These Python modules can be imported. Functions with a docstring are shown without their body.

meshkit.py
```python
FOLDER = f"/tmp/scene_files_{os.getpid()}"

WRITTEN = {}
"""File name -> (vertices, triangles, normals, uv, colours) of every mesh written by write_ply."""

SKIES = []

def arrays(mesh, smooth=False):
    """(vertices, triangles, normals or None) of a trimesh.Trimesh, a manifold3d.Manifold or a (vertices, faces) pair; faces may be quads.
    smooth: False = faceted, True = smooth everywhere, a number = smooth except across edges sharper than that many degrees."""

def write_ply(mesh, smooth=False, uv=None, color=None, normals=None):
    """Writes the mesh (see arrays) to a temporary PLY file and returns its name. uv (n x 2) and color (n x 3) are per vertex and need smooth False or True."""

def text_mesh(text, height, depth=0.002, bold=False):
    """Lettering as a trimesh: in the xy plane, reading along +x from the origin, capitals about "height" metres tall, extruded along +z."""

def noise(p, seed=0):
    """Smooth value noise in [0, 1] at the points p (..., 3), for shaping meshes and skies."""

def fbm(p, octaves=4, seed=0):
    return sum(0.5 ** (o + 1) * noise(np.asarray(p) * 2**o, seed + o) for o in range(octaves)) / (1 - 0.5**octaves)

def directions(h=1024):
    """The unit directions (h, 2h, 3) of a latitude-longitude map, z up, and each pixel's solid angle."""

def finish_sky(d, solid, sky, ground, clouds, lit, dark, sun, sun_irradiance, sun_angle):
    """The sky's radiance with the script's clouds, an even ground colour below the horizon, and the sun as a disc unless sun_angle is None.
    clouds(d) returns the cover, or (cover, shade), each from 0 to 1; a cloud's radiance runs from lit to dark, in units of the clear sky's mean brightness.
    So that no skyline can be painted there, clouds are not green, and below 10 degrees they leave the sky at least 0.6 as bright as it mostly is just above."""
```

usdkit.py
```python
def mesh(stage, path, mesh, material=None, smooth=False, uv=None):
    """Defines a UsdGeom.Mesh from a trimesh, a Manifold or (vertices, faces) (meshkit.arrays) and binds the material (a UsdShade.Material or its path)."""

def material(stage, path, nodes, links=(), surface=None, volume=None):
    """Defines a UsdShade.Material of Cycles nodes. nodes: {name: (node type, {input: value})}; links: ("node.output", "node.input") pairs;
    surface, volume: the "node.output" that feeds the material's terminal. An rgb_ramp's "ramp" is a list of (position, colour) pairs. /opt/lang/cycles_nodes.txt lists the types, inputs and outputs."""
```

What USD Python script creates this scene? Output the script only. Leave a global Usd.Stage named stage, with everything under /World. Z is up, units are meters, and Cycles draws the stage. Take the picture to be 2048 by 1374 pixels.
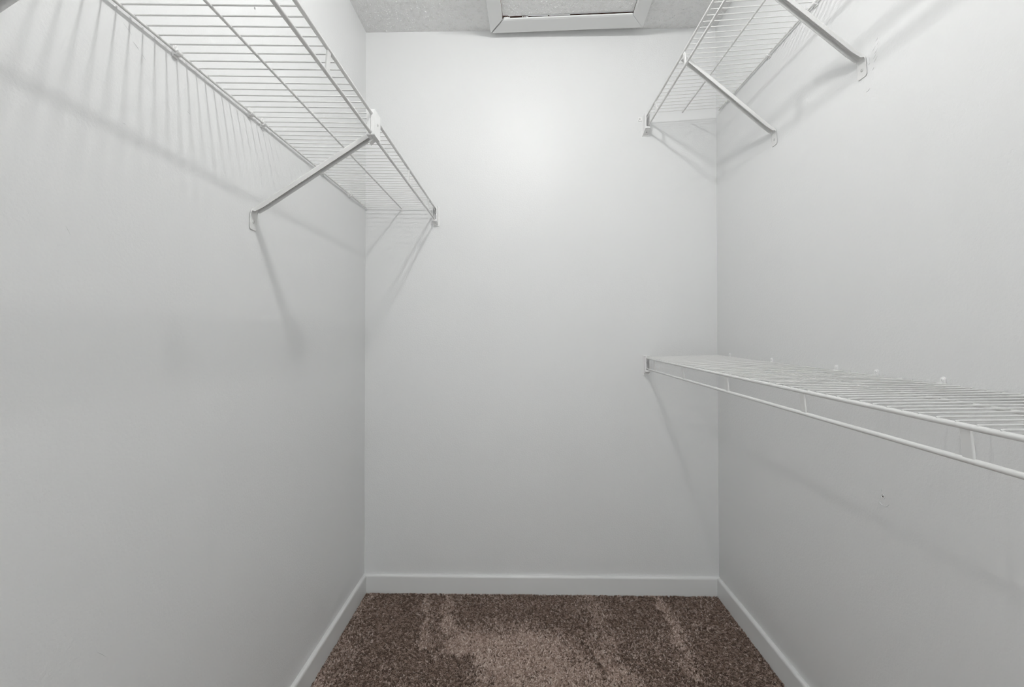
import math, random
import numpy as np
import trimesh, manifold3d as m3
import usdkit, meshkit
from pxr import Usd, UsdGeom, UsdLux, UsdShade, Gf, Sdf, Vt

stage = Usd.Stage.CreateInMemory()
UsdGeom.SetStageUpAxis(stage, UsdGeom.Tokens.z)
UsdGeom.SetStageMetersPerUnit(stage, 1.0)
UsdGeom.Xform.Define(stage, '/World')

# ------------------------------------------------------------------ camera
F_PX, YAW, PITCH, ROLL, SHIFT = 876.77, 0.01825, 0.01208, -0.00085, -28.43
CAM = np.array([0.67366, 0.0, 1.11445])
r0 = np.array([math.cos(YAW), math.sin(YAW), 0.0])
f0 = np.array([-math.sin(YAW), math.cos(YAW), 0.0])
u0 = np.array([0.0, 0.0, 1.0])
fw = f0 * math.cos(PITCH) + u0 * math.sin(PITCH)
up = u0 * math.cos(PITCH) - f0 * math.sin(PITCH)
rt = r0 * math.cos(ROLL) + up * math.sin(ROLL)
up = up * math.cos(ROLL) - r0 * math.sin(ROLL)
cam = UsdGeom.Camera.Define(stage, '/World/camera')
cam.AddTransformOp().Set(Gf.Matrix4d(*rt, 0, *up, 0, *(-fw), 0, *CAM, 1))
cam.CreateHorizontalApertureAttr(36.0)
cam.CreateVerticalApertureAttr(36.0 * 1374 / 2048)
cam.CreateFocalLengthAttr(36.0 * F_PX / 2048)
cam.CreateVerticalApertureOffsetAttr(36.0 * SHIFT / 2048)
cam.CreateClippingRangeAttr(Gf.Vec2f(0.02, 100.0))
cam.CreateExposureAttr(0.0)

# ------------------------------------------------------------------ light
# soft daylight of the room outside reaches the closet through the open doorway
dome = UsdLux.DomeLight.Define(stage, '/World/daylight')
dome.CreateIntensityAttr(1.14)
dome.CreateColorAttr(Gf.Vec3f(0.97, 1.0, 1.0))
LAMP = np.array([0.717, 0.79, 2.37])     # the closet's ceiling lamp, just above the frame
LAMP_STRENGTH = 436.0

# ------------------------------------------------------------------ materials
UsdGeom.Scope.Define(stage, '/World/Looks')
def L(n): return '/World/Looks/' + n
def plain(name, col, rough=0.5, spec=0.5):
    return usdkit.material(stage, L(name), {"p": ("principled_bsdf", {"base_color": col, "roughness": rough, "specular_ior_level": spec})}, surface="p.BSDF")

def wall_paint(name, col, rough, strength):
    return usdkit.material(stage, L(name), {
        "g": ("geometry", {}),
        "n1": ("noise_texture", {"scale": 170.0, "detail": 3.0, "roughness": 0.6}),
        "n2": ("noise_texture", {"scale": 9.0, "detail": 2.0}),
        "m": ("math", {"math_type": "multiply_add", "value2": 1.6}),
        "b": ("bump", {"strength": strength, "distance": 0.0012}),
        "t": ("noise_texture", {"scale": 2.3, "detail": 3.0}),
        "rr": ("map_range", {"from_min": 0.3, "from_max": 0.7, "to_min": rough - 0.03, "to_max": rough + 0.05}),
        "p": ("principled_bsdf", {"base_color": col, "specular_ior_level": 0.5})},
        [("g.position", "n1.vector"), ("g.position", "n2.vector"), ("g.position", "t.vector"),
         ("n2.fac", "m.value1"), ("n1.fac", "m.value3"), ("m.value", "b.height"), ("b.normal", "p.normal"),
         ("t.fac", "rr.value"), ("rr.result", "p.roughness")], surface="p.BSDF")

M_WALL = wall_paint('wall_paint', (0.797, 0.803, 0.802), 0.42, 0.5)
M_TRIM = wall_paint('trim_paint', (0.79, 0.795, 0.79), 0.35, 0.12)
M_BOARD = wall_paint('baseboard_enamel', (0.79, 0.795, 0.79), 0.22, 0.06)
M_WIRE = plain('wire_coating', (0.765, 0.765, 0.755), 0.33)
M_PLASTIC = plain('white_plastic', (0.86, 0.86, 0.855), 0.38)
M_STEEL = plain('painted_steel', (0.77, 0.77, 0.76), 0.36)
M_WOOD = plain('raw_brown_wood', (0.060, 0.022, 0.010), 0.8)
M_DARK = plain('dark_recess', (0.05, 0.03, 0.02), 0.8)
M_SCREW = plain('screw_paint', (0.62, 0.62, 0.61), 0.4)
M_FLAKE = plain('popcorn_flake', (0.90, 0.90, 0.895), 0.6)
M_BASE = plain('lamp_metal', (0.8, 0.8, 0.8), 0.4)
M_CEIL = usdkit.material(stage, L('ceiling_paint'), {
    "g": ("geometry", {}),
    "n": ("noise_texture", {"scale": 260.0, "detail": 3.0}),
    "d": ("noise_texture", {"scale": 60.0, "detail": 4.0, "roughness": 0.7}),
    "r": ("rgb_ramp", {"ramp": [(0.0, (0.60, 0.59, 0.57)), (0.36, (0.80, 0.80, 0.79)), (0.50, (0.87, 0.87, 0.865)), (1.0, (0.88, 0.88, 0.875))]}),
    "b": ("bump", {"strength": 0.8, "distance": 0.003}),
    "p": ("principled_bsdf", {"roughness": 0.7})},
    [("g.position", "n.vector"), ("g.position", "d.vector"), ("d.fac", "r.fac"), ("r.color", "p.base_color"),
     ("n.fac", "b.height"), ("b.normal", "p.normal")], surface="p.BSDF")
M_GLOW = usdkit.material(stage, L('lamp_glass'), {"e": ("emission", {"color": (1.0, 0.995, 0.985), "strength": LAMP_STRENGTH})}, surface="e.emission")

# ------------------------------------------------------------------ helpers
taken = {}
def numbered(parent, name):
    k = taken.get((parent, name), 0)
    taken[(parent, name)] = k + 1
    return name if k == 0 else f'{name}_{k:03d}'

def setdata(p, label=None, cat=None, group=None, kind=None):
    for k, v in (('label', label), ('category', cat), ('group', group), ('kind', kind)):
        if v: p.SetCustomDataByKey(k, v)

def tm(m):
    v, f, _ = meshkit.arrays(m)
    return trimesh.Trimesh(v, f, process=False)

class Thing:
    def __init__(self, name, label, cat, at=(0, 0, 0), group=None, kind=None):
        self.path = '/World/' + numbered('/World', name)
        x = UsdGeom.Xform.Define(stage, self.path)
        self.at = np.array(at, float)
        x.AddTranslateOp().Set(Gf.Vec3d(*map(float, at)))
        setdata(x.GetPrim(), label, cat, group, kind)
    def part(self, name, mesh, mat, smooth=35, parent=None, label=None, kind=None):
        base = parent or self.path
        p = base + '/' + numbered(base, name)
        m = tm(mesh).copy(); m.apply_translation(-self.at)
        q = usdkit.mesh(stage, p, m, mat, smooth=smooth)
        setdata(q.GetPrim(), label, None, None, kind)
        return p

def top(name, mesh, mat, label=None, cat=None, kind=None, smooth=False, group=None):
    p = '/World/' + numbered('/World', name)
    q = usdkit.mesh(stage, p, mesh, mat, smooth=smooth)
    setdata(q.GetPrim(), label, cat, group, kind)
    return p

def box(x0, x1, y0, y1, z0, z1):
    m = trimesh.creation.box((x1 - x0, y1 - y0, z1 - z0))
    m.apply_translation(((x0 + x1) / 2, (y0 + y1) / 2, (z0 + z1) / 2))
    return m

def mbox(x0, x1, y0, y1, z0, z1):
    return m3.Manifold.cube((x1 - x0, y1 - y0, z1 - z0)).translate((x0, y0, z0))

def tube(pts, r, sides=8, caps=True):
    """A closed tube along a polyline."""
    p = np.asarray(pts, float)
    rr = np.broadcast_to(r, (len(p),))
    t = np.gradient(p, axis=0); t /= np.linalg.norm(t, axis=1, keepdims=True)
    ref = np.array([0, 0, 1.0]) if abs(t[0][2]) < 0.9 else np.array([0, 1.0, 0])
    a = np.cross(t, ref); a /= np.linalg.norm(a, axis=1, keepdims=True)
    b = np.cross(t, a)
    ang = np.arange(sides) * 2 * np.pi / sides
    v = (p[:, None] + rr[:, None, None] * (np.cos(ang)[None, :, None] * a[:, None] + np.sin(ang)[None, :, None] * b[:, None])).reshape(-1, 3)
    n = len(p); f = []
    for i in range(n - 1):
        for j in range(sides):
            k = (j + 1) % sides
            f += [[i * sides + j, i * sides + k, (i + 1) * sides + k], [i * sides + j, (i + 1) * sides + k, (i + 1) * sides + j]]
    if caps:
        for j in range(1, sides - 1):
            f += [[0, j + 1, j], [(n - 1) * sides, (n - 1) * sides + j, (n - 1) * sides + j + 1]]
    m = trimesh.Trimesh(v, f, process=False)
    if m.volume < 0: m.invert()
    return m

def rod(p0, p1, r, sides=12):
    p0, p1 = np.array(p0, float), np.array(p1, float)
    d = (p1 - p0) / np.linalg.norm(p1 - p0)
    e = 0.25 * r
    return tube([p0, p0 + d * e, p1 - d * e, p1], [r * 0.8, r, r, r * 0.8], sides)

def cyl(p0, p1, r, n=20):
    return m3.Manifold(m3.Mesh(*(lambda v, f: (np.asarray(v, np.float32), np.asarray(f, np.uint32)))(*(lambda m: (m.vertices, m.faces))(tube([p0, p1], r, n)))))

def rounded(w, d, r, h, n=5):
    """A vertical box with rounded corners, centred in x and y, z from 0 to h."""
    c = m3.CrossSection.square((w - 2 * r, d - 2 * r), True).offset(r, m3.JoinType.Round, circular_segments=4 * n)
    return m3.Manifold.extrude(c, h)

def screw_head(c, n, r=0.0033):
    """A small domed screw head with a cross recess, seated at c and facing along n."""
    m = m3.Manifold.sphere(r, 20).scale((1, 1, 0.45)).trim_by_plane((0, 0, 1), 0)
    s = 0.00045
    m = m - mbox(-r * .6, r * .6, -s, s, r * .22, r) - mbox(-s, s, -r * .6, r * .6, r * .22, r)
    m = tm(m)
    m.apply_transform(trimesh.geometry.align_vectors([0, 0, 1], n)); m.apply_translation(c)
    return m

# ------------------------------------------------------------------ the closet shell
XR, D, HC, YF, T = 1.520, 1.895, 2.440, -1.70, 0.11
DX0, DX1, DZ = 0.30, 1.06, 2.05                      # the open doorway the picture is taken from
top('floor', box(-T, XR + T, YF - T, D + T, -0.1, 0.0), M_DARK, kind='structure')
# the attic hatch is a little askew on the ceiling
HQ = math.radians(-2.15)
H0 = np.array([0.5524, 1.868])                       # outer corner next to the back wall
HX, HY = np.array([math.cos(HQ), math.sin(HQ)]), np.array([math.sin(HQ), -math.cos(HQ)])
HW, HL = 0.642, 0.560
def hp(a, b, z): q = H0 + a * HX + b * HY; return (q[0], q[1], z)
ceil = mbox(-T, XR + T, YF - T, D + T, HC, HC + 0.1)
hole = m3.Manifold.extrude(m3.CrossSection([[hp(a, b, 0)[:2] for a, b in ((.045, .066), (.045, HL - .066), (HW - .045, HL - .066), (HW - .045, .066))]], m3.FillRule.NonZero), 0.3).translate((0, 0, HC - 0.1))
top('ceiling', ceil - hole, M_CEIL, kind='structure')
top('wall_left', box(-T, 0, YF, D, 0, HC), M_WALL, kind='structure')
top('wall_right', box(XR, XR + T, YF, D, 0, HC), M_WALL, kind='structure')
top('wall_back', box(-T, XR + T, D, D + T, 0, HC), M_WALL, kind='structure')
top('wall_front', mbox(-T, XR + T, YF - T, YF, 0, HC) - mbox(DX0, DX1, YF - 1, YF + 1, -1, DZ), M_WALL, kind='structure')

def baseboard(name, p0, p1, n):
    """A board of 82 mm whose top edge is eased, with its back to the wall, from p0 to p1, facing n."""
    p0, p1, n = np.array([*p0, 0.0]), np.array([*p1, 0.0]), np.array([*n, 0.0])
    prof = [(0, 0), (0.0130, 0), (0.0130, 0.0740), (0.0127, 0.0768), (0.0117, 0.0797), (0.0100, 0.0820), (0.0078, 0.0834), (0.0050, 0.0840), (0, 0.0840)]
    v = [p + n * a + np.array([0, 0, b]) for p in (p0, p1) for a, b in prof]
    k = len(prof)
    f = [t for i in range(k) for t in ([i, (i + 1) % k, k + (i + 1) % k], [i, k + (i + 1) % k, k + i])]
    f += [t for i in range(1, k - 1) for t in ([0, i + 1, i], [k, k + i, k + i + 1])]
    m = trimesh.Trimesh(v, f, process=False)
    if m.volume < 0: m.invert()
    top(name, m, M_BOARD, kind='structure', smooth=40)
baseboard('baseboard_left', (0, YF), (0, D - 0.0130), (1, 0))
baseboard('baseboard_right', (XR, YF), (XR, D - 0.0130), (-1, 0))
baseboard('baseboard_back', (0, D), (XR, D), (0, -1))
baseboard('baseboard_front_left', (0.0130, YF), (DX0 - 0.06, YF), (0, 1))
baseboard('baseboard_front_right', (DX1 + 0.06, YF), (XR - 0.0130, YF), (0, 1))
cas = mbox(DX0 - .06, DX1 + .06, YF, YF + .012, 0, DZ + .06) - mbox(DX0, DX1, YF - 1, YF + 1, -1, DZ)
top('trim_1', cas, M_TRIM, kind='structure')

# ------------------------------------------------------------------ ceiling lamp (out of the frame, it lights everything)
lamp = Thing('ceiling_lamp', 'small white ceiling lamp with a frosted oblong shade above the picture', 'lamp', (LAMP[0], LAMP[1], HC))
base = tm(m3.Manifold.cylinder(0.022, 0.062, 0.055, 40)); base.apply_translation((LAMP[0], LAMP[1], HC - 0.022))
lamp.part('canopy', base, M_BASE)
glass = trimesh.creation.icosphere(3, 1.0); glass.apply_scale((0.030, 0.036, 0.034)); glass.apply_translation(LAMP - (0, 0, 0.0))
lamp.part('shade', glass, M_GLOW, smooth=True)

# ------------------------------------------------------------------ wire shelves
RW, RB, RF = 0.0015, 0.0028, 0.0039
def shelf(side, label, zback, zfront, zlip, y0, y1, tabs, wires_to, drips=(), dA=.308, dB=.304):
    """side: +1 on the left wall, -1 on the right. z...: height of the wires at the wall, of the front rail and of the lip rail, as functions of y."""
    X = (lambda d: d) if side > 0 else (lambda d: XR - d)
    t = Thing('wire_shelf', label, 'shelf', (X(0), y0, zback(y0)))
    mid = lambda y: 0.0 + 0.5 * (zback(y) + zfront(y) + RF + RW - 0.0008)
    t.part('back_rod', rod((X(.0072), y0, zback(y0) - RB - RW + .0006), (X(.0072), y1, zback(y1) - RB - RW + .0006), RB, 10), M_WIRE)
    t.part('middle_rod', rod((X(.160), y0, mid(y0) - RB - RW + .0006), (X(.160), y1, mid(y1) - RB - RW + .0006), RB, 10), M_WIRE)
    ys = np.linspace(y0, y1 + .012, 12); rr = np.r_[RF * .85, np.full(10, RF), RF * .85]
    t.part('front_rail', tube([(X(dA), y, zfront(y)) for y in ys], rr, 14), M_WIRE)
    t.part('lip_rail', tube([(X(dB), y, zlip(y)) for y in ys], rr, 14), M_WIRE)
    rnd = random.Random(int(100 * zback(0)))
    n = int((wires_to - y0 - 0.01) / 0.0254)
    for k in range(n + 1):
        y = wires_to - 0.0254 * k
        zb, zf = zback(y), zfront(y) + RF + RW - 0.0009
        j = rnd.uniform(-.0006, .0006)
        at = lambda d: (X(d), y + j * (d / .3), zb + (zf - zb) * (d - .007) / (dA - .007))
        p = [at(.0040), at(.0048), at(dA - .002), (X(dA + .0004), y + j, zf - .0002), (X(dA + .0017), y + j, zf - .0010)]
        t.part('wire', tube(p, [RW * .7, RW, RW, RW, RW * .7], 6), M_WIRE, smooth=50)
    for y in tabs:
        za, zl = zfront(y), zlip(y)
        w = 0.0075                                   # the lip's flat uprights, pressed from strip
        m = m3.Manifold.hull_points([(X(d + .0021 * math.cos(q)), y + math.copysign(w - .0021, math.sin(q)) + .0021 * math.sin(q), z)
                                     for d, z in ((dA, za - .001), (dB, zl + .001)) for q in np.linspace(0, 2 * math.pi, 16, endpoint=False) + .1])
        t.part('upright', m, M_WIRE, smooth=50)
    for k, (y, d, s) in enumerate(drips):            # drops of coating that set on the wires
        m = trimesh.creation.icosphere(1, s); m.apply_scale((1, 1, 1.5))
        m.apply_translation((X(d), y, zback(y) + (zfront(y) + .0045 - zback(y)) * d / dA - .0035))
        t.part('coating_drop', m, M_WIRE, smooth=True)
    return t

y_start = -0.33
LZ = lambda y: 1.6680
LA = lambda y: 1.6572 - .0012 * min(1, max(0, (1.0 - y) / .3))
shelf(+1, 'long white wire shelf on the left wall', LZ, LA, lambda y: 1.6113, y_start, D - .008,
      [1.737, 1.426, 1.121, .822, .517, .218, -.087], D - .012, [(0.7165, .232, .0014), (1.34, .075, .0013)], .3100, .3070)
URB = lambda y: 2.0620 + 0.004 * (y - 1.4)
shelf(-1, 'white wire shelf high on the right wall', URB, lambda y: 2.0408, lambda y: 1.9978, y_start, 1.852,
      [1.7415, 1.435, 1.128, .821, .514, .207, -.10], 1.838, (), .308, .3032)
LRB = lambda y: 1.0195 + 0.0105 * (y - 1.24)
shelf(-1, 'low white wire shelf on the right wall', LRB, lambda y: 1.0055 + 0.0075 * (y - .86), lambda y: .9630 + 0.004 * (y - .86), y_start, 1.878,
      [1.771, 1.464, 1.156, .848, .541, .234, -.07], 1.872)

# ------------------------------------------------------------------ end brackets on the back wall
def end_bracket(x, z, label, depth=0.030, ear=0):
    """A white plastic cup screwed to the back wall that takes the front and lip rails; z is the front rail's height."""
    t = Thing('end_bracket', label, 'bracket', (x, D, z), 'end brackets on the back wall')
    o = rounded(0.0205, depth + .006, 0.003, 0.083).translate((0, -(depth - .006) / 2 - .0002, -0.072))
    o = o ^ mbox(-1, 1, -1, -0.0002, -1, 1)
    o = o - mbox(-.0066, .0066, -depth - .01, -0.0035, -0.0475, 0.03)
    k = .45 * .03 / depth
    o = o.trim_by_plane((0, k, 1), -.0685 / math.hypot(k, 1))
    o = o - m3.Manifold.cylinder(0.016, 0.0042, 0.0042, 20).translate((0, -depth * .45, -0.0715))
    t.part('cup', o.translate((x, D, z)), M_PLASTIC)
    fl = m3.Manifold.extrude(m3.CrossSection.square((.0225, .079), True).offset(.003, m3.JoinType.Round, circular_segments=20), .0022).rotate((90, 0, 0)).translate((x + .0015, D - .0002, z - .0285))
    t.part('flange', fl, M_PLASTIC)
    t.part('screw', screw_head((x, D - .0036, z - .018), (0, -1, 0)), M_SCREW)
    if ear:
        e = m3.Manifold.extrude(m3.CrossSection.square((.012, .010), True).offset(.003, m3.JoinType.Round, circular_segments=20), .003).rotate((90, 0, 0)).translate((x + ear * .021, D - .0002, z + .004))
        t.part('screw_ear', e, M_PLASTIC)
        t.part('screw', screw_head((x + ear * .0225, D - .0032, z + .004), (0, -1, 0)), M_SCREW)
end_bracket(0.3085, 1.6572, 'white plastic rail cup on the back wall holding the left shelf')
end_bracket(1.2145, 2.0408, 'white plastic rail cup on the back wall holding the high right shelf', 0.046, -1)
end_bracket(1.2140, 1.0115, 'white plastic rail cup on the back wall holding the low right shelf')

# ------------------------------------------------------------------ wall clips of the back rods
def wall_clip(side, y, zr, label, group):
    X = (lambda d: d) if side > 0 else (lambda d: XR - d)
    t = Thing('wall_clip', label, 'clip', (X(0), y, zr), group)
    hw = 0.0058
    plate = m3.CrossSection([[(.0002, -.010), (.0032, -.010), (.0032, .015), (.0022, .0175), (.0002, .0175)]], m3.FillRule.NonZero)
    ring = m3.CrossSection.circle(.0062, 24).translate((.0076, 0)) - m3.CrossSection.circle(.0030, 20).translate((.0076, 0))
    ring = ring - m3.CrossSection.square((.0085, .02)).translate((.0080, .0014))
    arm = m3.CrossSection.square((.006, .0031)).translate((.002, -.0062))
    c = (plate + ring + arm).rotate(0)
    b = m3.Manifold.extrude(c, 2 * hw).rotate((90, 0, 0)).translate((0, hw, 0))
    b = b ^ m3.Manifold.hull(cyl((-.001, 0, .0118), (.03, 0, .0118), .0057, 24) + mbox(-.001, .03, -hw, hw, -.02, .006))
    if side < 0: b = b.mirror((1, 0, 0))
    t.part('hook', b.translate((X(0), y, zr)), M_PLASTIC)
    t.part('screw', screw_head((X(.0032), y, zr + .0115), (side, 0, 0), .0038), M_PLASTIC)
rodz = lambda zb, y: zb(y) - RB - RW + .0006
GL, GU, GD = 'wall clips under the left shelf', 'wall clips under the high right shelf', 'wall clips along the low right shelf'
for y, l in ((0.8355, 'white wall clip of the left shelf nearest the viewer'),
             (1.0702, 'wall clip of the left shelf just before its support brace, nearer of a close pair'),
             (1.1236, 'wall clip of the left shelf just before its support brace, farther of a close pair'),
             (1.4673, 'small wall clip of the left shelf seen just behind the support brace'),
             (1.710, 'white wall clip of the left shelf nearest the back corner')):
    wall_clip(+1, y, rodz(LZ, y), l, GL)
for y, l in ((1.2533, 'white wall clip of the high right shelf nearest the viewer, at the top edge'),
             (1.4871, 'white wall clip of the high right shelf between its two support braces'),
             (1.7717, 'small wall clip of the high right shelf nearest the back corner')):
    wall_clip(-1, y, rodz(URB, y), l, GU)
for y, l in ((1.7821, 'wall clip of the low right shelf nearest the back corner'),
             (1.4896, 'wall clip of the low right shelf, second from the back corner'),
             (1.188, 'wall clip of the low right shelf, third from the back corner'),
             (1.056, 'wall clip of the low right shelf, fourth from the back corner'),
             (0.892, 'wall clip of the low right shelf nearest the viewer')):
    wall_clip(-1, y, rodz(LRB, y), l, GD)

# ------------------------------------------------------------------ support braces
def brace(side, y, zw, d1, z1, label, group):
    """A rolled steel channel from the wall plate at height zw up to the rail at distance d1 from the wall and height z1."""
    X = (lambda d: d) if side > 0 else (lambda d: XR - d)
    t = Thing('support_brace', label, 'brace', (X(0), y, zw), group)
    # the path of the web's back in (distance from the wall, height), from the plate's foot to the rail; the flanges stand off it to the room side
    e = np.array([d1, z1]); s = np.array([.0075, zw + .004])
    dr = (e - s) / np.linalg.norm(e - s); e = e + np.array([-dr[1], dr[0]]) * .0125; s = s + np.array([-dr[1], dr[0]]) * .006
    a, b = np.array([.0006, zw - .044]), np.array([.0006, s[1] - .0075])
    path = [a, a + (0, .004), a + (0, .012), b - (0, .006)]
    for u in np.linspace(0, 1, 8):
        path.append((1 - u) ** 2 * b + 2 * u * (1 - u) * (b + (0, .0055)) + u * u * (s + dr * .004))
    for u in np.linspace(.06, 1, 12): path.append(s + dr * .004 + (e - s - dr * .004) * u)
    path = np.array(path)
    tt = np.gradient(path, axis=0); tt /= np.linalg.norm(tt, axis=1, keepdims=True)
    inn = np.stack([-tt[:, 1], tt[:, 0]], 1)         # towards the wall and up: where the flanges stand
    n = len(path); L_ = np.r_[0, np.cumsum(np.linalg.norm(np.diff(path, axis=0), axis=1))]
    w = np.interp(L_, [0, .004, .030, .042, .054, .070, 1], [.0115, .0148, .0148, .0138, .0112, .0102, .0102])
    h = np.interp(L_, [0, .032, .044, .054, .068, 1], [0.0, .0002, .0035, .0095, .0125, .0125])
    rings = []
    for i in range(n):
        th = .0013; W_, H_ = w[i], h[i] + th
        c = min(.0042, .8 * H_)
        o = [(-W_, H_)] + [(-W_ + c - c * math.cos(q), c - c * math.sin(q)) for q in np.linspace(0, math.pi / 2, 6)]
        o = o + [(-p, k) for p, k in reversed(o)]
        ci = max(c - th, .0002)
        q_ = [(-W_ + th, H_)] + [(-W_ + th + ci - ci * math.cos(q), th + ci - ci * math.sin(q)) for q in np.linspace(0, math.pi / 2, 6)]
        q_ = q_ + [(-p, k) for p, k in reversed(q_)]
        loop = o + q_[::-1]
        P = path[i]
        rings.append([(X(P[0] - inn[i][0] * k), y + p, P[1] - inn[i][1] * k) for p, k in loop])
    m_ = len(rings[0]); v = np.array(rings).reshape(-1, 3); f = []
    for i in range(n - 1):
        for j in range(m_):
            k = (j + 1) % m_
            f += [[i * m_ + j, i * m_ + k, (i + 1) * m_ + k], [i * m_ + j, (i + 1) * m_ + k, (i + 1) * m_ + j]]
    for base_, rev in ((0, 0), ((n - 1) * m_, 1)):
        hm = m_ // 2
        for j in range(hm - 1):
            A, B, C, E_ = base_ + j, base_ + j + 1, base_ + m_ - 2 - j, base_ + m_ - 1 - j
            f += [[A, B, C], [A, C, E_]] if rev else [[A, C, B], [A, E_, C]]
    m = trimesh.Trimesh(v, f, process=False)
    trimesh.repair.fix_normals(m)
    t.part('channel', m, M_STEEL, smooth=40)
    t.part('screw', screw_head((X(.0018), y, zw - .024), (side, 0, 0), .0042), M_SCREW)
    return t, X
GB = 'support braces under the wire shelves'
def top_hook(t, X, y, d, z, zl):
    """The brace's flattened tip that hooks up over the front rail between the two rails."""
    m = m3.Manifold.hull_points([(X(d + i), y + s * .008, zl + k) for i, k in ((-.012, -.014), (-.009, -.018), (.004, -.006), (.002, -.0045)) for s in (-1, 1)])
    t.part('hook', m, M_STEEL)
t, X = brace(+1, 1.0900, 1.4225, .298, 1.6080, 'white steel brace under the left shelf, whole in view with its wall plate', GB)
top_hook(t, X, 1.090, .3070, 1.6572, 1.6113)
t, X = brace(+1, 0.4640, 1.4225, .298, 1.6080, 'grey end of a brace cut off by the top left corner of the picture', GB)
top_hook(t, X, 0.464, .3070, 1.6572, 1.6113)
t, X = brace(-1, 1.0900, 1.7900, .300, 2.0300, 'white steel brace under the high right shelf nearer the viewer, cut off above', GB)
t, X = brace(-1, 1.4630, 1.7850, .304, 2.0340, 'white steel brace under the high right shelf nearer the back wall', GB)

# the plastic box that ties the left shelf's rails to its brace
t = Thing('rail_clamp', 'white plastic clamp box around the left shelf rails above the brace', 'clamp', (.311, 1.083, 1.60))
ya, yb = 1.060, 1.104
for s in (-1, 1):
    c = m3.CrossSection.square((yb - ya - .006, .058), True).offset(.003, m3.JoinType.Round, circular_segments=20)
    b = m3.Manifold.extrude(c, .0094).rotate((90, 0, 90)).translate((.0003, 0, 0))
    if s < 0: b = b.mirror((1, 0, 0))
    b = b.translate((.3088, (ya + yb) / 2, 1.6355))
    b = b - cyl((.3100, 0, 1.6572), (.3100, 2, 1.6572), .0041) - cyl((.3070, 0, 1.6113), (.3070, 2, 1.6113), .0045)
    t.part('clamp_half', b, M_PLASTIC)
t.part('screw', screw_head((.3184, 1.083, 1.638), (1, 0, 0), .004), M_SCREW)

# ------------------------------------------------------------------ attic hatch
t = Thing('attic_hatch', 'attic hatch in the ceiling, white mitred frame around a popcorn-textured panel', 'hatch', (*hp(HW / 2, HL / 2, 0)[:2], HC))
ZB = 2.4085
def trim_board(q, inner, label=None):
    """A casing board: q the four corners (outer, outer, inner, inner) in hatch coordinates; thin inner lip, full thickness outside."""
    (o0, o1, i1, i0) = [np.array(c, float) for c in q]
    lerp = lambda p, r_, k: p + (r_ - p) * k
    rows = [(0, HC - .0006), (0, ZB + .0025), (.03, ZB), (.90, ZB + .0005), (1, ZB + .0022), (1, ZB + .0078), (.75, ZB + .012), (.7, HC - .0006)]
    v = [hp(*lerp(o, i, k), z) for o, i in ((o0, i0), (o1, i1)) for k, z in rows]
    k = len(rows)
    f = [x for a in range(k) for x in ([a, (a + 1) % k, k + (a + 1) % k], [a, k + (a + 1) % k, k + a])]
    f += [x for a in range(1, k - 1) for x in ([0, a + 1, a], [k, k + a, k + a + 1])]
    m = trimesh.Trimesh(v, f, process=False)
    if m.volume < 0: m.invert()
    t.part('trim_board', m, M_TRIM, smooth=False)
sw, rw, g = .0570, .0790, .0016
trim_board([(g, 0), (HW - .003, 0), (HW - sw - .003, rw), (sw + g, rw)], 0)
trim_board([(-.0035, .003), (-.0035, HL), (sw - .0035, HL - rw), (sw - .0035, rw + .003)], 1)
trim_board([(HW, -.004), (HW, HL), (HW - sw, HL - rw), (HW - sw, rw - .002)], 1)
trim_board([(0, HL), (HW, HL), (HW - sw - g, HL - rw), (sw + g, HL - rw)], 0)
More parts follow.
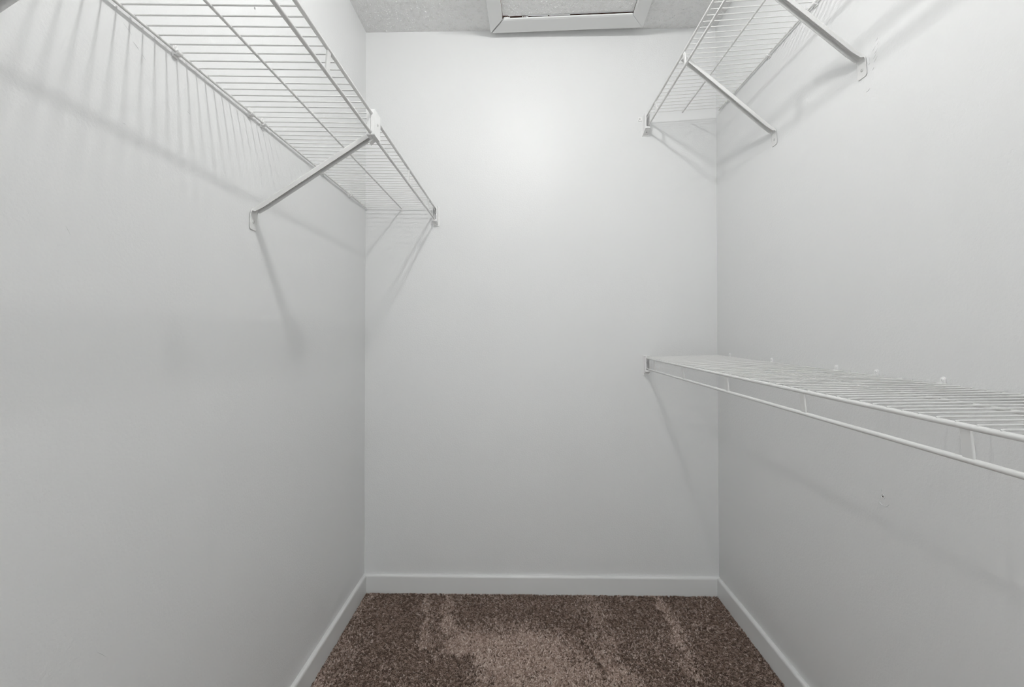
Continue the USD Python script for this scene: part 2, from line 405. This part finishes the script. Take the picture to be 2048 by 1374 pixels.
# raw wooden lining of the opening, seen dark in the gaps
def ring(a0, a1, b0, b1, wd, z0, z1):
    o = m3.CrossSection([[hp(*c, 0)[:2] for c in ((a0, b0), (a0, b1), (a1, b1), (a1, b0))]], m3.FillRule.Positive)
    if o.area() <= 0: o = m3.CrossSection([[hp(*c, 0)[:2] for c in ((a0, b0), (a1, b0), (a1, b1), (a0, b1))]], m3.FillRule.NonZero)
    i = m3.CrossSection([[hp(*c, 0)[:2] for c in ((a0 + wd, b0 + wd), (a0 + wd, b1 - wd), (a1 - wd, b1 - wd), (a1 - wd, b0 + wd))]], m3.FillRule.NonZero)
    return m3.Manifold.extrude(o - i, z1 - z0).translate((0, 0, z0))
o = m3.CrossSection([[hp(*c, 0)[:2] for c in ((.004, .005), (HW - .004, .005), (HW - .004, HL - .005), (.004, HL - .005))]], m3.FillRule.NonZero)
if o.area() <= 0: o = m3.CrossSection([[hp(*c, 0)[:2] for c in ((.004, .005), (.004, HL - .005), (HW - .004, HL - .005), (HW - .004, .005))]], m3.FillRule.Positive)
def rect(a0, a1, b0, b1):
    return m3.CrossSection([[hp(*c, 0)[:2] for c in ((a0, b1), (a1, b1), (a1, b0), (a0, b0))]], m3.FillRule.NonZero)
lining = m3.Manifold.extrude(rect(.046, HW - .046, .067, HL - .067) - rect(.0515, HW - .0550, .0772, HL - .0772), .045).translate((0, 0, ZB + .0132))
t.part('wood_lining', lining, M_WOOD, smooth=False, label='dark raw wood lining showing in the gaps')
backing = m3.Manifold.extrude(rect(.010, HW - .010, .014, HL - .014) - rect(.040, HW - .040, .056, HL - .056), .004).translate((0, 0, HC - .0046))
panel_cs = m3.CrossSection([[hp(*c, 0)[:2] for c in ((.0535, HL - .084), (HW - .0572, HL - .084), (HW - .0572, .0784), (.210, .0790), (.150, .0815), (.0545, .0868))]], m3.FillRule.NonZero)
panel_m = m3.Manifold.extrude(panel_cs, .012).translate((0, 0, ZB + .0125))
panel = t.part('panel', panel_m, M_CEIL, smooth=False)

# strips of old paint hanging in the gap along the back board
def strip(a0, a1, b0, b1, z0, z1, wd, droop=0.0):
    n = 9; v = []
    for k in range(n):
        u = k / (n - 1)
        a, b, z = a0 + (a1 - a0) * u, b0 + (b1 - b0) * u + droop * u ** 3, z0 + (z1 - z0) * u - .8 * droop * u ** 3
        w_ = wd * (1 - .45 * u) * (1 + .25 * math.sin(9 * u))
        v += [hp(a, b, z), hp(a, b + w_ * .5, z - w_), hp(a, b + w_ * .5 + .0008, z - w_ + .0006), hp(a, b + .0012, z + .0008)]
    f = []
    for k in range(n - 1):
        for j in range(4):
            c = (j + 1) % 4
            f += [[4 * k + j, 4 * k + c, 4 * k + 4 + c], [4 * k + j, 4 * k + 4 + c, 4 * k + 4 + j]]
    f += [[0, 2, 1], [0, 3, 2], [4 * n - 4, 4 * n - 3, 4 * n - 2], [4 * n - 4, 4 * n - 2, 4 * n - 1]]
    m = trimesh.Trimesh(v, f, process=False)
    if m.volume < 0: m.invert()
    t.part('peeling_paint', m, M_TRIM, smooth=True)
strip(.078, .134, .0850, .0822, ZB + .0125, ZB + .0125, .0032, -.004)
strip(.158, .240, .0815, .0800, ZB + .0122, ZB + .0095, .0034)
strip(.245, .330, .0802, .0798, ZB + .0110, ZB + .0090, .0022)
rnd = np.random.default_rng(5)
def crumbs(n, a0, a1, name):
    ms = []
    for _ in range(n):
        m = trimesh.creation.icosahedron(); m.apply_scale(rnd.uniform(.0009, .0022) * rnd.uniform(.6, 1.4, 3))
        m.apply_translation(hp(rnd.uniform(a0, a1), .0800 + rnd.uniform(-.0008, .0012), ZB + .0075 + rnd.uniform(0, .0025))); ms.append(m)
    t.part(name, trimesh.util.concatenate(ms), M_FLAKE, smooth=False, kind='stuff')
crumbs(26, .060, .085, 'paint_crumbs'); crumbs(22, .135, .160, 'paint_crumbs')

# ------------------------------------------------------------------ popcorn texture
ico = trimesh.creation.icosahedron()
def popcorn(pts, z, rng, smin, smax):
    n = len(pts)
    R = trimesh.transformations
    V = np.repeat(ico.vertices[None], n, 0) * (1 + rng.uniform(-.3, .3, (n, 12, 1)))
    s = (smin * (smax / smin) ** (rng.random(n) ** 2.2))[:, None]
    asp = np.exp(rng.uniform(-.15, .75, n))[:, None]
    V = V * np.stack([s * asp ** .5, s / asp ** .5, s * .62], -1)
    a = rng.uniform(0, np.pi, n)[:, None]; ca, sa = np.cos(a), np.sin(a)
    V = np.stack([V[..., 0] * ca - V[..., 1] * sa, V[..., 0] * sa + V[..., 1] * ca, V[..., 2]], -1)
    V = V + np.concatenate([pts, np.full((n, 1), z)], 1)[:, None]
    Fc = (ico.faces[None] + 12 * np.arange(n)[:, None, None]).reshape(-1, 3)
    return V.reshape(-1, 3), Fc
rng = np.random.default_rng(11)
def spread(n, x0, x1, y0, y1): return np.stack([rng.uniform(x0, x1, n), rng.uniform(y0, y1, n)], 1)
P = np.vstack([spread(7200, .004, XR - .004, 1.45, D - .003), spread(5200, .004, XR - .004, YF + .01, 1.45)])
ab = np.stack([(P - H0) @ HX, (P - H0) @ HY], 1)
edge = np.maximum(np.maximum(-ab[:, 0], ab[:, 0] - HW), np.maximum(-ab[:, 1], ab[:, 1] - HL))
soft = .055 + .035 * meshkit.noise(np.c_[P * 17, np.zeros(len(P))])
keep = (edge > .006) & (rng.random(len(P)) < np.clip((edge - soft + .02) / .035, .05, 1)) & (np.hypot(P[:, 0] - LAMP[0], P[:, 1] - LAMP[1]) > .075)
pm = popcorn(P[keep], HC - .0005, rng, .0011, .0036)
q = usdkit.mesh(stage, '/World/ceiling_popcorn', pm, M_FLAKE)
setdata(q.GetPrim(), 'white popcorn texture flecks sprayed on the ceiling around the hatch', 'ceiling texture', kind='stuff')
A = np.stack([rng.uniform(.062, HW - .064, 4200), rng.uniform(.087, HL - .087, 4200)], 1)
P = np.array([hp(a, b, 0)[:2] for a, b in A])
V, Fc = popcorn(P, ZB + .0123, rng, .0011, .0036)
t.part('popcorn_flecks', (V, Fc), M_FLAKE, smooth=False, parent=panel, kind='stuff')

# ------------------------------------------------------------------ carpet
CX0, CX1, CY0, CY1 = .0128, XR - .0128, YF + .01, D - .0128
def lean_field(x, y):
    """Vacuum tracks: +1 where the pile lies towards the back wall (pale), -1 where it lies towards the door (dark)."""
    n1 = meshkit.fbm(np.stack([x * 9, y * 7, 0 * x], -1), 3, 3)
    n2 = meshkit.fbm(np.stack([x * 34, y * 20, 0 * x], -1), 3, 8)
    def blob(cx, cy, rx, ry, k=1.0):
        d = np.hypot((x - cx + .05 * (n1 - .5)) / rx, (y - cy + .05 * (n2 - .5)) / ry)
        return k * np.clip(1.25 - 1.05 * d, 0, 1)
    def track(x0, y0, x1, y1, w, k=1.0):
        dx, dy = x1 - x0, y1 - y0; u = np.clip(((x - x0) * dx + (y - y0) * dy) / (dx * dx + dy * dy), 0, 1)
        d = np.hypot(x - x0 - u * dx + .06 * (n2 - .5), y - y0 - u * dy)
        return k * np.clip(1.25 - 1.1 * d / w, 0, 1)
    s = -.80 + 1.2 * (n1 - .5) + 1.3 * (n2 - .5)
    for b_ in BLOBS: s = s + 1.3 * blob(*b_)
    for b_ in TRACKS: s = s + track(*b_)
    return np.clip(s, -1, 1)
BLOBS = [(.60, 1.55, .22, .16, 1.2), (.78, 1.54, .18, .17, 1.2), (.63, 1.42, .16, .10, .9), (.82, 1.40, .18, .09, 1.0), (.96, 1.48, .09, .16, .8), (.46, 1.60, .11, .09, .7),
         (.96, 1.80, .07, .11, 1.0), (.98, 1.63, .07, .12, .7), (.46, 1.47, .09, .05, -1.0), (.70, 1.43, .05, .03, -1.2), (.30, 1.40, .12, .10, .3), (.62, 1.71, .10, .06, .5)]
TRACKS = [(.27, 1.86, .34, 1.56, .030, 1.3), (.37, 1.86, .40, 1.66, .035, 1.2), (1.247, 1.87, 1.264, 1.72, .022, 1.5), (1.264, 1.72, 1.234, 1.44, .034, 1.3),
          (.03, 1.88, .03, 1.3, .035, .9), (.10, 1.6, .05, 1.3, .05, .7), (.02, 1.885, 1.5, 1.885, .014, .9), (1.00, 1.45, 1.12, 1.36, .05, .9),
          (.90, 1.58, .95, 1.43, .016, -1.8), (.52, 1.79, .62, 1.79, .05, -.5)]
def worm(seed, lean, r=.00092):
    """A tuft of four short curled yarn ends leaning by lean along +y."""
    g_ = np.random.default_rng(seed); ms = []
    for _ in range(4):
        a = g_.uniform(0, 2 * np.pi); d = np.array([math.cos(a), math.sin(a)]) * g_.uniform(.0008, .0030)
        q = g_.uniform(0, 2 * np.pi); cu = np.array([math.cos(q), math.sin(q)]) * g_.uniform(.0010, .0026)
        c = g_.uniform(-.0020, .0020, 2); hgt = g_.uniform(.0085, .0118) * (1 - .15 * abs(lean))
        pts = [(c[0] + d[0] * u + cu[0] * max(0, u - .5) * 2, c[1] + d[1] * u + lean * .0062 * u ** 1.4 + cu[1] * max(0, u - .5) * 2, hgt * (u - .14 * u * u * abs(lean)) - .0016 * max(0, u - .72) / .28) for u in (0, .45, .72, 1.0)]
        ms.append(tube(pts, [r, r * 1.1, r * 1.05, r * .7], 4))
    return trimesh.util.concatenate(ms)
pile = UsdGeom.PointInstancer.Define(stage, '/World/carpet_pile')
setdata(pile.GetPrim(), 'brown cut-pile carpet with vacuum tracks covering the closet floor', 'carpet', kind='stuff')
yarn = [(.155, .105, .082), (.36, .26, .212), (.56, .435, .375), (.78, .67, .61)]
mats = [usdkit.material(stage, L(f'carpet_yarn_{i}'), {"p": ("principled_bsdf", {"base_color": c, "roughness": .85, "specular_ior_level": .2, "sheen_weight": .15, "sheen_roughness": .5, "sheen_tint": (1, .95, .9)})}, surface="p.BSDF") for i, c in enumerate(yarn)]
protos = []
LEANS = (-1.0, -.5, 0.0, .5, 1.0)
for li, l in enumerate(LEANS):
    for ci in range(4):
        p = f'/World/carpet_pile/tuft_{li * 4 + ci:03d}' if li * 4 + ci else '/World/carpet_pile/tuft'
        usdkit.mesh(stage, p, worm(31 + li * 7 + ci, l), mats[ci], smooth=60)
        protos.append(Sdf.Path(p))
pile.CreatePrototypesRel().SetTargets(protos)
def grid(y0, y1, sp):
    gx, gy = np.meshgrid(np.arange(CX0 + .001, CX1, sp), np.arange(y0, y1, sp))
    p = np.stack([gx.ravel(), gy.ravel()], 1) + rng.uniform(-.5, .5, (gx.size, 2)) * sp
    return p[(p[:, 0] > CX0) & (p[:, 0] < CX1) & (p[:, 1] < CY1)]
near, far = grid(1.15, CY1 + .002, .0040), grid(CY0, 1.15, .0085)
P = np.vstack([near, far]); n = len(P)
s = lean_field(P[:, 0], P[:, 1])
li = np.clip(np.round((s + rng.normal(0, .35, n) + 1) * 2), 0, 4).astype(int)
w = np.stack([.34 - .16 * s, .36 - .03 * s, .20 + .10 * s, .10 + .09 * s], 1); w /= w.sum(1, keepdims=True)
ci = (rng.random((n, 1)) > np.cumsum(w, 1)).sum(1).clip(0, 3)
sc = np.r_[np.full(len(near), 1.0), np.full(len(far), 2.0)] * rng.uniform(.85, 1.15, n)
scale = np.stack([sc, sc, np.r_[np.full(len(near), 1.0), np.full(len(far), 1.0)] * rng.uniform(.85, 1.12, n)], 1)
ang = rng.normal(0, .8, n)
pile.CreatePositionsAttr(Vt.Vec3fArray.FromNumpy(np.c_[P, np.full(n, .0004)].astype(np.float32)))
pile.CreateProtoIndicesAttr(Vt.IntArray.FromNumpy((li * 4 + ci).astype(np.int32)))
pile.CreateScalesAttr(Vt.Vec3fArray.FromNumpy(scale.astype(np.float32)))
pile.CreateOrientationsAttr(Vt.QuathArray([Gf.Quath(float(math.cos(a / 2)), 0, 0, float(math.sin(a / 2))) for a in ang]))

# ------------------------------------------------------------------ marks in the wall paint (raised ridges, dents and an old anchor)
def ridge(wall, pts, r, mat=None, name='paint_ridge'):
    """A thin raised line of paint on a wall, half sunk in it."""
    p = np.array(pts, float)
    q = np.array([p[0] + (p[-1] - p[0]) * 0]) if len(p) < 2 else p
    m = tube(q, np.r_[r * .4, np.full(len(q) - 2, r), r * .4] if len(q) > 2 else [r * .5, r * .5], 6)
    base_ = '/World/' + wall
    usdkit.mesh(stage, base_ + '/' + numbered(base_, name), m, mat or M_WALL, smooth=60)
def wl(y, z, d=.0): return (d, y, z)
def wr(y, z, d=.0): return (XR - d, y, z)
def wb(x, z, d=.0): return (x, D - d, z)
def arc(fn, c0, c1, R, a0, a1, n=8, sx=1.0): return [fn(c0 + sx * R * math.cos(a), c1 + R * math.sin(a)) for a in np.linspace(math.radians(a0), math.radians(a1), n)]
# old anchor of a removed brace, under the low shelf
hy, hz = 1.0426, .7361
ridge('wall_right', arc(wr, hy, hz, .0048, 0, 360, 16), .0011)
m = tm(m3.Manifold.cylinder(.0006, .0030, .0030, 16)); m.apply_transform(trimesh.geometry.align_vectors([0, 0, 1], [-1, 0, 0])); m.apply_translation((XR, hy, hz))
usdkit.mesh(stage, '/World/wall_right/anchor_hole', m, M_SCREW, smooth=40)
m = tm(m3.Manifold.cylinder(.0009, .0013, .0013, 12)); m.apply_transform(trimesh.geometry.align_vectors([0, 0, 1], [-1, 0, 0])); m.apply_translation((XR, hy, hz))
usdkit.mesh(stage, '/World/wall_right/anchor_hole_001', m, M_DARK, smooth=40)
ridge('wall_right', arc(wr, hy - .001, hz - .0060, .0155, 200, 318, 12), .0012)
ridge('wall_right', [wr(hy + .006, hz + .018), wr(hy + .0055, hz + .014), wr(hy + .004, hz + .011)], .0008)
# chipped paint beside the nearer brace on the high right shelf
for (y, z, l) in ((1.046, 1.813, .006), (1.055, 1.797, .009), (1.049, 1.787, .009), (1.052, 1.778, .010), (1.050, 1.769, .011), (1.044, 1.803, .006), (1.058, 1.750, .006), (1.070, 1.769, .004)):
    ridge('wall_right', [wr(y + l * .5, z - l * .45), wr(y, z), wr(y - l * .5, z + l * .45)], .0009)
ridge('wall_right', arc(wr, 1.076, 1.716, .010, 220, 300, 6), .0010)
ridge('wall_right', [wr(1.300, 1.810), wr(1.297, 1.802), wr(1.299, 1.794)], .0010)
# a looped drip and small nicks on the back wall
ridge('wall_back', arc(wb, .303, .8345, .0062, 100, 430, 16), .0007)
ridge('wall_back', [wb(.302, .8410), wb(.2985, .8520), wb(.2995, .8590)], .0006)
for x, z, l, a in ((.226, .866, .007, -40), (.419, .843, .004, 10), (.681, .925, .006, 70), (.795, .740, .005, 45), (1.145, 1.272, .020, 4), (1.110, 1.268, .014, -6), (1.478, 1.085, .006, 15), (1.37, 1.072, .004, 60),
                   (1.225, 1.996, .008, 20), (1.193, 1.992, .009, 45), (1.37, .83, .004, 5), (.47, 1.325, .003, 0), (.245, 1.925, .003, 60)):
    c, s_ = math.cos(math.radians(a)) * l, math.sin(math.radians(a)) * l
    ridge('wall_back', [wb(x - c, z - s_), wb(x, z + .001), wb(x + c, z + s_)], .0008)
# scratches and nicks on the left wall
for y, z, l, a in ((.735, 1.640, .010, 30), (.752, 1.622, .007, 30), (.768, 1.612, .005, 40), (.862, 1.606, .006, -60), (.875, 1.566, .004, 20), (.640, 1.270, .007, 60), (1.13, 1.31, .003, 0), (1.18, .995, .005, 80), (.73, 1.474, .003, 0), (1.40, .71, .006, -20), (.70, .60, .012, 50)):
    c, s_ = math.cos(math.radians(a)) * l, -math.sin(math.radians(a)) * l
    ridge('wall_left', [wl(y - c, z - s_), wl(y, z + .0006), wl(y + c, z + s_)], .0006)
